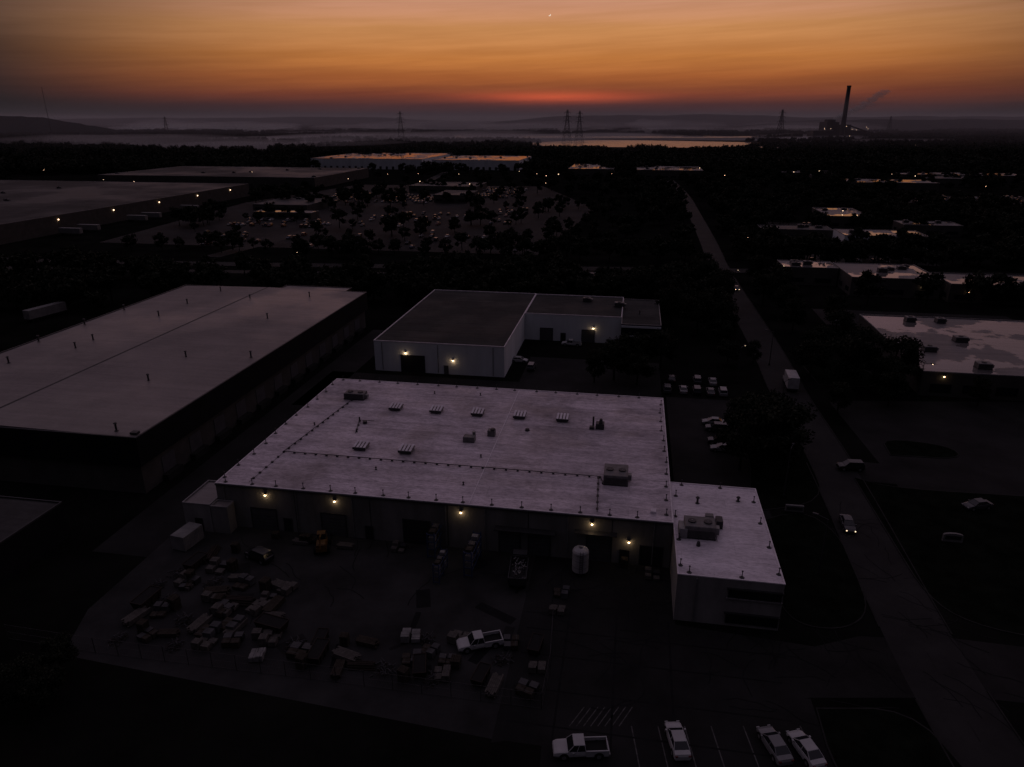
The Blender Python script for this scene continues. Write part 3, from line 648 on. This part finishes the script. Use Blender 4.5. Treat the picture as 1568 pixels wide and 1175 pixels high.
def bin_(k):
    mb=MB(); mb.loft([[(-1.6,-.8,.15),(1.6,-.8,.15),(1.6,.8,.15),(-1.6,.8,.15)],[(-1.9,-.9,1.3),(1.9,-.9,1.3),(1.9,.9,1.3),(-1.9,.9,1.3)]],k); mb.box(-1.8,1.8,-.8,.8,1.301,1.31,'black')
    coping(mb,-1.95,1.95,-.95,.95,1.3,1.4,k,.1)
    for x in(-1.2,0,1.2): mb.box(x-.05,x+.05,-.98,-.86,.2,1.3,k)
    for x in(-1.4,1.3): mb.box(x,x+.1,-.7,.7,0,.149,'metald')
    return mb
def scrapheap(seed):
    r=random.Random(seed); mb=MB()
    for i in range(60):
        a=r.uniform(0,6.3); q=r.uniform(0,1.6); p=Vector((q*math.cos(a),q*math.sin(a)*.8,max(.08,.9-q*.5)*r.random()+.05)); d=Vector((r.uniform(-1,1),r.uniform(-1,1),r.uniform(-.3,.4)))*r.uniform(.3,.9)
        mb.tube(p,p+d,r.uniform(.03,.12),.04,r.choice(['rust','wood','metald','metald','tarp']),5)
    return mb
YD=[('pallet_stack',pallets(8,1).mesh('ps')),('pallet_stack',pallets(12,2).mesh('ps')),('crate_group',crates(1,'tarp','woodl').mesh('cg')),('crate_group',crates(2,'wood','tarp').mesh('cg')),('crate_group',crates(3,'metald','woodl').mesh('cg')),
   ('lumber_stack',lumber(1,'woodl').mesh('ls')),('lumber_stack',lumber(2,'wood').mesh('ls')),('pipe_stack',pipes(2).mesh('pp')),('waste_skip',bin_('rust').mesh('b')),('scrap_heap',scrapheap(1).mesh('sh')),('scrap_heap',scrapheap(2).mesh('sh')),('scrap_heap',scrapheap(3).mesh('sh')),('crate_group',crates(5,'clut','tarp').mesh('cg')),('crate_group',crates(6,'metald','wood').mesh('cg'))]
taken=[]
for i in range(1100):
    if len(taken)>112: break
    q=R.random()
    if q<.5: x=R.uniform(-49,-29); y=R.uniform(69,82)
    elif q<.9: x=R.uniform(-30,3); y=R.uniform(62,71)
    else: x=R.uniform(-47,-38); y=R.uniform(82,90)
    if any((x-a)**2+(y-b)**2<4.2 for a,b in taken) or (x+3.9)**2+(y-69.7)**2<14 or (x+36.8)**2+(y-88)**2<12 or (x+47)**2+(y-91)**2<12: continue
    if y<71-(x+62)*.17+1.4: continue
    if x>-30 and y>72: continue
    taken.append((x,y)); nm,me=R.choice(YD); place(me,nm,(x,y,.008),R.uniform(-.3,.3)+R.choice([0,1.57])+ROT,None,R.uniform(.75,1.05))
for i in range(9):
    a=R.uniform(4,44); x,y=Lw(a,-R.uniform(1.6,3)); nm,me=R.choice(YD[:7]); place(me,nm,(x,y,.008),ROT,None,.8)
for x,y in[(5.5,79),(4.8,75.5),(16,86),(18.5,83)]: nm,me=R.choice(YD[:5]); place(me,nm,(x,y,.008),ROT,None,.8)
mb=MB(); mb.bbox(0,4,0,2.4,.15,2.5,'contw',.04)
for i in range(12): mb.box(.2+i*.32,.3+i*.32,-.04,-.002,.25,2.4,'contw')
for x in(0.1,3.6): mb.box(x,x+.3,.05,2.35,0,.149,'metald')
for i in range(3): mb.box(4.003,4.05,.3+i*.8,.36+i*.8,.3,2.4,'metal')
cont=mb.mesh('container'); place(cont,'shipping_container',(-48.2,89.6,0),math.radians(72))
fe=MB(); fp=[(-62,71),(-50,68.6),(-20,63.8),(3.2,59.9),(4.4,66),(5.2,74)]
for a,b in zip(fp,fp[1:]):
    d=math.dist(a,b); n=int(d/3)
    for i in range(n+1):
        x=a[0]+(b[0]-a[0])*i/n; y=a[1]+(b[1]-a[1])*i/n; fe.tube((x,y,0),(x,y,2.2),.04,.04,'metald',6)
    for z in(.1,1.1,2.15): fe.tube((*a,z),(*b,z),.022,.022,'metald',5)
    n=int(d/.3)
    for i in range(n):
        t=i/n; t2=min(1,(i+3)/n); p=lambda q,z:(a[0]+(b[0]-a[0])*q,a[1]+(b[1]-a[1])*q,z)
        fe.tube(p(t,.1),p(t2,2.15),.006,.006,'metald',3); fe.tube(p(t2,.1),p(t,2.15),.006,.006,'metald',3)
fe.obj('chain_link_fence')
mb=MB(); mb.bbox(-1.4,1.4,-.2,.2,.3,1.4,'contw',.05); mb.box(-1.5,1.5,-.3,.3,0,.3,'conc'); mb.box(-1.2,1.2,-.23,-.203,.6,1.1,'metald'); mb.obj('monument_sign',None,(45.8,100.8,.11),ROT)
mb=MB()
secs=[]
for i in range(9):
    t=math.pi*i/8; secs.append((-1.4*math.cos(t),.35*math.sin(t)))
mb.add([(x,-.18,1.1+z) for x,z in secs]+[(1.4,-.18,0),(-1.4,-.18,0)]+[(x,.18,1.1+z) for x,z in secs]+[(1.4,.18,0),(-1.4,.18,0)],[tuple(range(11)),tuple(reversed(range(11,22)))]+[(i,(i+1)%11,11+(i+1)%11,11+i) for i in range(11)],'contw')
mb.box(-1.1,1.1,-.21,-.183,.45,1.05,'doord'); mb.obj('monument_sign',None,(66.6,92.4,.11),ROT)
# ------------------------------------------------------------ street lamps
def lampmesh(k,h=9,r=.2):
    mb=MB(); mb.tube((0,0,0),(0,0,h),.12,.07,'metald',8); mb.tube((0,0,0),(0,0,.5),.22,.2,'conc',8); mb.tube((0,0,h),(1.6,0,h+.3),.06,.05,'metald',6); mb.bbox(1.3,2.1,-.18,.18,h+.22,h+.4,'metald',.05)
    if k: mb.ball((1.7,0,h+.2),r,k,8,.5)
    return mb.mesh('street_lamp')
lm_off=lampmesh(None); lm_on=lampmesh('lampcool',9,.2); lm_far=lampmesh('farlamp',9,.42)
for x,y in[(46,106),(56.5,138),(67,175),(43,84)]: place(lm_off,'street_lamp',(x,y,0),R.uniform(0,3))
for x,y in[(54.6,161.5),(92,150),(99,262),(81,255),(-86,290),(110,330)]: place(lm_on,'street_lamp',(x,y,0),R.uniform(0,6))
for i in range(80):
    y=R.choice([R.uniform(420,900),R.uniform(740,780),R.uniform(900,1700)]); u=R.choice([R.uniform(.25,.75),R.uniform(.3,.75),R.uniform(-.7,.3)])
    place(lm_far,'street_lamp',(u*y,y,0),R.uniform(0,6),None,R.uniform(.6,1.1))
# ------------------------------------------------------------ trees
def tree_mesh(seed,h,r,nleaf,ls,ncl=16,trunk=True):
    g=np.random.default_rng(seed); mb=MB()
    if trunk:
        mb.tube((0,0,0),(.1,0,h*.35),.028*h,.02*h,'bark',7); mb.tube((.1,0,h*.35),(0,.1,h*.8),.02*h,.006*h,'bark',6)
    cl=[]
    for i in range(ncl):
        ph=g.uniform(0,6.28); zz=g.uniform(-.75,1); rad=math.sqrt(max(.05,1-zz*zz*.85))*g.uniform(.45,.95)
        c=np.array([r*rad*math.cos(ph),r*rad*math.sin(ph),h*.62+zz*h*.34]); cr=r*g.uniform(.28,.48); cl.append((c,cr))
        if trunk and i<8: mb.tube((0,0,h*g.uniform(.28,.5)),tuple(c),.009*h,.003*h,'bark',5)
    per=nleaf//ncl; ki=[mb.mi('leafd'),mb.mi('leafl')]
    for c,cr in cl:
        d=g.normal(size=(per,3)); d/=np.linalg.norm(d,axis=1)[:,None]; rad=cr*g.uniform(.35,1.1,(per,1)); p=c+d*rad*np.array([1,1,.8])
        a=g.normal(size=(per,3)); a/=np.linalg.norm(a,axis=1)[:,None]; b=np.cross(a,d); b/=np.linalg.norm(b,axis=1)[:,None]+1e-6
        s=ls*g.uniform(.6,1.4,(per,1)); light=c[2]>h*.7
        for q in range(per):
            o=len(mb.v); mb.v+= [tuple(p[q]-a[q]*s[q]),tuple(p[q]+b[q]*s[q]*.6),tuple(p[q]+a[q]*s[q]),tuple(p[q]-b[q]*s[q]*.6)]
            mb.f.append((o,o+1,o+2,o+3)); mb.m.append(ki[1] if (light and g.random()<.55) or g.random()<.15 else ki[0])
    return mb
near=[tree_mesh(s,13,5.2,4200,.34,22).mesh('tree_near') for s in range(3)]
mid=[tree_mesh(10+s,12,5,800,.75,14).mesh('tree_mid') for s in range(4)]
def T(me,x,y,s=1,name='deciduous_tree'): return place(me,name,(x,y,0),R.uniform(0,6.28),scale=(s*R.uniform(.85,1.15),s*R.uniform(.85,1.15),s))
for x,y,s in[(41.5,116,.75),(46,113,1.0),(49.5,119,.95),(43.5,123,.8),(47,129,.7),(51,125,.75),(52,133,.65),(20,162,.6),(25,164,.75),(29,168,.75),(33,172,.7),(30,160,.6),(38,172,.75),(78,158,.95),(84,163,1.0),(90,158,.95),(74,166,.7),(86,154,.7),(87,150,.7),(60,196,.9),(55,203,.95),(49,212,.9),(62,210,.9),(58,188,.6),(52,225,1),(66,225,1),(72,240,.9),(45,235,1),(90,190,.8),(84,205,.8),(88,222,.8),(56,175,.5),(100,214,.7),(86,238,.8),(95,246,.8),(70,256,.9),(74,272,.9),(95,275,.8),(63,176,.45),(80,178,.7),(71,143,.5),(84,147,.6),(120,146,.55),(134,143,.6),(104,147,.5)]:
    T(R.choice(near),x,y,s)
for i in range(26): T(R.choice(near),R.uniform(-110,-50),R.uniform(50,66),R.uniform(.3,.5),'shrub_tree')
def dseg(p,a,b):
    ax,ay=a;bx,by=b; t=max(0,min(1,((p[0]-ax)*(bx-ax)+(p[1]-ay)*(by-ay))/((bx-ax)**2+(by-ay)**2))); return math.hypot(p[0]-ax-t*(bx-ax),p[1]-ay-t*(by-ay))
EX=[(-125,-35,100,235),(-40,50,165,232),(98,190,238,296),(125,245,335,400),(180,215,420,475),(-190,-68,345,415),(-62,12,340,425),(-105,-25,425,515),(-178,-105,425,500),(-112,-55,555,640),(-55,12,590,700),(12,80,335,540),(-600,-205,340,700),(-410,-170,660,870),(-280,15,900,1120),(88,180,145,236),(55,115,780,920),(130,210,760,880),(20,58,258,275),(295,425,540,630)]
def ok(x,y):
    for a,b,c,d in EX:
        if a<x<b and c<y<d: return False
    if min(dseg((x,y),p,q) for p,q in zip(ROADCL,ROADCL[1:]))<9: return False
    if x<82 and dseg((x,y),(-237,315),(75,293))<19: return False
    if dseg((x,y),(75,300),(420,262))<8 or dseg((x,y),(-420,345),(-237,318))<18: return False
    return True
fo=empty('woodland')
n=0
for i in range(6000):
    y=225+ (R.random()**1.3)*700; x=R.uniform(-.78,.78)*y
    if not ok(x,y): continue
    dens=.5+.5*math.sin(x*.021+1.3)*math.cos(y*.017+.5)
    if x>85: dens=max(dens,.62)
    elif y>330: dens*=.30
    else: dens=.42
    if -40<x<80 and 235<y<285: dens=.8
    if R.random()>dens: continue
    if y<360 and R.random()<.6 : o=T(R.choice(mid),x,y,R.uniform(.55,.95))
    else:
        o=place(R.choice(mid),'tree',(x,y,0),R.uniform(0,6.28),fo,R.uniform(.6,1.05))
    n+=1
for i in range(100):
    x=R.uniform(-200,12); y=R.uniform(335,690); o=place(R.choice(mid),'tree',(x,y,0),R.uniform(0,6.28),fo,R.uniform(.35,.8))
for i in range(70):
    x=R.uniform(12,78); y=R.uniform(330,540); 
    if R.random()<.6: place(R.choice(mid),'tree',(x,y,0),R.uniform(0,6.28),fo,R.uniform(.5,.8))
for i in range(26): x=-185+i*7.6; place(R.choice(mid),'tree',(x,338+R.uniform(-4,4)-x*.05,0),R.uniform(0,6),fo,R.uniform(.5,.75)) if R.random()<.6 else None
def grove(seed):
    g=np.random.default_rng(seed); mb=MB()
    for t in range(26):
        cx,cy=g.uniform(-45,45),g.uniform(-28,28); h=g.uniform(9,16); r=h*.42
        q=90; d=g.normal(size=(q,3)); d/=np.linalg.norm(d,axis=1)[:,None]; d[:,2]=np.abs(d[:,2])*1.3-.3
        for k in range(q):
            p=np.array([cx,cy,h*.5])+d[k]*np.array([r,r,h*.5])*g.uniform(.6,1); a=g.normal(size=3); a/=np.linalg.norm(a); b=np.cross(a,d[k]); s=g.uniform(.9,1.8)
            o=len(mb.v); mb.v+=[tuple(p-a*s),tuple(p+b*s),tuple(p+a*s),tuple(p-b*s)]; mb.f.append((o,o+1,o+2,o+3)); mb.m.append(mb.mi('leafd' if g.random()<.7 else 'leafl'))
    return mb.mesh('grove')
gr=[grove(s) for s in range(4)]
ff=empty('distant_forest')
def water(x,y): 
    return (30*y/1700<x<560*y/1700 and 1430<y<2800) 
for i in range(2300):
    y=880+(R.random()**1.5)*3300; x=R.uniform(-.8,.8)*y
    if not ok(x,y) or water(x,y): continue
    if math.sin(x*.006+2)*math.cos(y*.004)+R.uniform(-.6,.6)<-.35: continue
    place(R.choice(gr),'grove',(x,y,0),R.uniform(0,6.28),ff,R.uniform(.8,1.2))
# ------------------------------------------------------------ water, hills
mw_=bpy.data.materials.new('river_water'); mw_.use_nodes=True; b=mw_.node_tree.nodes['Principled BSDF']; b.inputs['Base Color'].default_value=(.02,.02,.02,1); b.inputs['Roughness'].default_value=.22; b.inputs['Specular IOR Level'].default_value=.25
nz=mw_.node_tree.nodes.new('ShaderNodeTexNoise'); nz.inputs['Scale'].default_value=.05; nz.inputs['Detail'].default_value=6; bu=mw_.node_tree.nodes.new('ShaderNodeBump'); bu.inputs['Strength'].default_value=.5
tcw=mw_.node_tree.nodes.new('ShaderNodeTexCoord'); mw_.node_tree.links.new(tcw.outputs['Object'],nz.inputs['Vector']); mw_.node_tree.links.new(nz.outputs[0],bu.inputs['Height']); mw_.node_tree.links.new(bu.outputs[0],b.inputs['Normal']); M['water']=mw_
sheet('river',smooth([(30,1880),(120,1740),(420,1690),(590,1640),(800,1760),(700,2050),(520,2200),(300,2350),(140,2200),(60,2050)],2),.3,'water')
sheet('river',smooth([(-500,2700),(100,2620),(600,2560),(1000,2700),(900,2900),(300,2860),(-300,2900)],2),.3,'water')
def ridge(name,x0,x1,y,h,seed,dep=900):
    g=random.Random(seed); n=90; mb=MB(); prof=[]
    ph=[g.uniform(0,6) for _ in range(6)]
    for i in range(n+1):
        t=i/n; x=x0+(x1-x0)*t; env=min(1,6*t,6*(1-t))**.6
        z=h*env*(.8+.1*math.sin(t*9+ph[0])+.06*math.sin(t*23+ph[1])+.03*math.sin(t*61+ph[2]))+g.uniform(-2,2)
        prof.append((x,max(.5,z)))
    for i in range(n):
        (a,za),(b_,zb)=prof[i],prof[i+1]
        mb.poly([(a,y-dep/2,-1),(b_,y-dep/2,-1),(b_,y,zb),(a,y,za)],'hill'); mb.poly([(a,y,za),(b_,y,zb),(b_,y+dep/2,-1),(a,y+dep/2,-1)],'hill')
    return mb.obj(name)
ridge('hill',-4200,-1600,3100,88,1,500); ridge('hill',-400,7000,8200,120,2); ridge('hill',-9000,-100,9500,95,3); ridge('hill',1500,7000,5200,78,4)
# ------------------------------------------------------------ power station
ps=empty('power_station',(1070,2440,0),0)
mb=MB()
mb.loft([[(r*math.cos(t),r*math.sin(t),z) for t in [2*math.pi*i/20 for i in range(20)]] for r,z in((8.5,0),(7.2,60),(6.2,120),(5.8,160))],'brick'); mb.tube((0,0,156),(0,0,160.5),6.6,6.6,'brick',20)
mb.obj('chimney',ps)
mb=MB(); mb.box(-45,-5,20,80,0,52,'brick'); mb.box(-5,35,20,70,0,44,'brick'); mb.box(-38,-14,30,60,52,60,'brick'); mb.box(35,90,25,60,0,26,'brick'); mb.box(-90,-45,30,60,0,20,'brick')
for i in range(5): mb.tube((-80+i*9,15,0),(-80+i*9,15,16),3.5,3.5,'brick',10)
mb.tube((15,35,44),(15,35,70),1.6,1.4,'brick',8)
mb.add([(35,40,40),(110,20,14),(110,24,14),(35,44,40),(35,40,44),(110,20,18),(110,24,18),(35,44,44)],[(0,3,2,1),(4,5,6,7),(0,1,5,4),(1,2,6,5),(2,3,7,6),(3,0,4,7)],'brick')
mb.obj('boiler_house',ps)
mb=MB()
for i in range(12): mb.ball((R.uniform(-90,100),12,R.uniform(5,40)),.6,'farlamp',6)
mb.obj('plant_lamps',ps)
simple('riverside_plant',920,2300,60,30,28,'walltan','roofg',1,77); simple('riverside_plant',870,2330,30,30,20,'walltan','roofg',1,78)
def pylon(h):
    mb=MB(); t=.6
    def wd(z): return 9*(1-z/h)**1.3+1.2
    zs=[h*i/9 for i in range(10)]
    for a,b_ in zip(zs,zs[1:]):
        A=wd(a)/1;B=wd(b_)/1
        ca_=[(-A,-A,a),(A,-A,a),(A,A,a),(-A,A,a)]; cb=[(-B,-B,b_),(B,-B,b_),(B,B,b_),(-B,B,b_)]
        for i in range(4): mb.tube(ca_[i],cb[i],t,t,'metald',4); mb.tube(ca_[i],cb[(i+1)%4],t*.6,t*.6,'metald',4); mb.tube(cb[i],cb[(i+1)%4],t*.6,t*.6,'metald',4)
    for z,l in((h*.66,11),(h*.79,9.5),(h*.92,8)):
        for s in(-1,1): mb.tube((0,0,z+2.2),(s*l,0,z),t*.8,t*.5,'metald',4); mb.tube((0,0,z),(s*l,0,z),t*.8,t*.5,'metald',4); mb.tube((s*l,0,z),(s*l,0,z-4),.3,.3,'metald',4)
    return mb.mesh('pylon')
py=pylon(80)
for x,y,s in[(146,2000,1.05),(183,2050,1.02),(712,2000,1.05),(-295,2000,1.0),(-1100,2400,.85),(1500,3000,.9)]: place(py,'electricity_pylon',(x,y,0),.2,None,s)
mb=MB(); mb.tube((0,0,0),(0,0,158),1.0,.5,'metald',6)
for i in range(3):
    for s in range(3): a=s*2.09; mb.tube((0,0,50+i*48),(60*math.cos(a),60*math.sin(a),0),.12,.12,'metald',3)
mb.obj('radio_mast',None,(-1530,2500,0))
M['moon']=mat('moon_glow',(1,.9,.8),.5,.01,1,emit=(1,.82,.66),estr=.9)
mb=MB(); pts=[]
for i in range(13):
    t=-math.pi/2+math.pi*i/12; pts.append((math.cos(t)*34,0,math.sin(t)*34))
inn=[(math.cos(-math.pi/2+math.pi*i/12)*12,0,math.sin(-math.pi/2+math.pi*i/12)*34) for i in range(12,-1,-1)]
mb.poly(pts+inn[1:-1],'moon'); o=mb.obj('crescent_moon',None,(920,19500,2470)); o.rotation_euler=(0,math.radians(50),0)
# ------------------------------------------------------------ mist volumes
def vol(name,dens,colr_,an=0.0):
    m=bpy.data.materials.new(name); m.use_nodes=True; nt=m.node_tree; nt.nodes.clear(); o=nt.nodes.new('ShaderNodeOutputMaterial'); v=nt.nodes.new('ShaderNodeVolumeScatter')
    v.inputs['Color'].default_value=(*colr_,1); v.inputs['Density'].default_value=dens; v.inputs['Anisotropy'].default_value=an; nt.links.new(v.outputs[0],o.inputs['Volume']); return m
M['haze']=vol('haze_volume',.00012,(.85,.80,.84)); M['mist']=vol('mist_volume',.0040,(.98,.94,.95)); M['smoke']=vol('smoke_volume',.06,(.42,.39,.41)); M['steam']=vol('steam_volume',.05,(.97,.95,.95))
mb=MB(); mb.box(-9000,9000,1150,14000,-.5,110,'haze'); mb.obj('haze')
import bmesh
from mathutils import noise
def blob(seed,k):
    bpy_m=bpy.data.meshes.new('mist')
    bm=bmesh.new(); bmesh.ops.create_icosphere(bm,subdivisions=3,radius=1)
    for v in bm.verts:
        d=1+.45*noise.noise(v.co*1.6+Vector((seed*7,0,0)))+.3*noise.noise(v.co*4+Vector((seed*3,1,0))); v.co*=d
    bm.to_mesh(bpy_m); bm.free(); bpy_m.materials.append(M[k]); return bpy_m
bl=[blob(s,'mist') for s in range(5)]
mi=empty('mist_bank')
cnt=0
while cnt<36:
    y=R.uniform(1500,5000); x=R.uniform(-.5,.42)*y+R.uniform(-200,200); hh=R.uniform(7,20)*(1 if y<3000 else 2.0)
    if 0<x<850 and y<2150: continue
    cnt+=1
    o=place(R.choice(bl),'mist',(x,y,hh*.6),R.uniform(-.3,.3),mi,(R.uniform(120,420),R.uniform(50,150),hh))
sb=blob(9,'smoke'); stb=blob(11,'steam')
sm_=empty('smoke_plume',(1070,2440,0))
for i,(dx,z,r) in enumerate([(-16,64,12),(-8,70,13),(2,76,14),(16,82,14),(32,88,15),(50,96,16),(68,108,17),(86,120,17),(104,132,18),(120,142,16)]):
    place(stb if i<2 else sb,'smoke',(dx,10,z),i,sm_,(r*1.3,r,r*.45))
print('trees',n,'objects',len(bpy.data.objects))
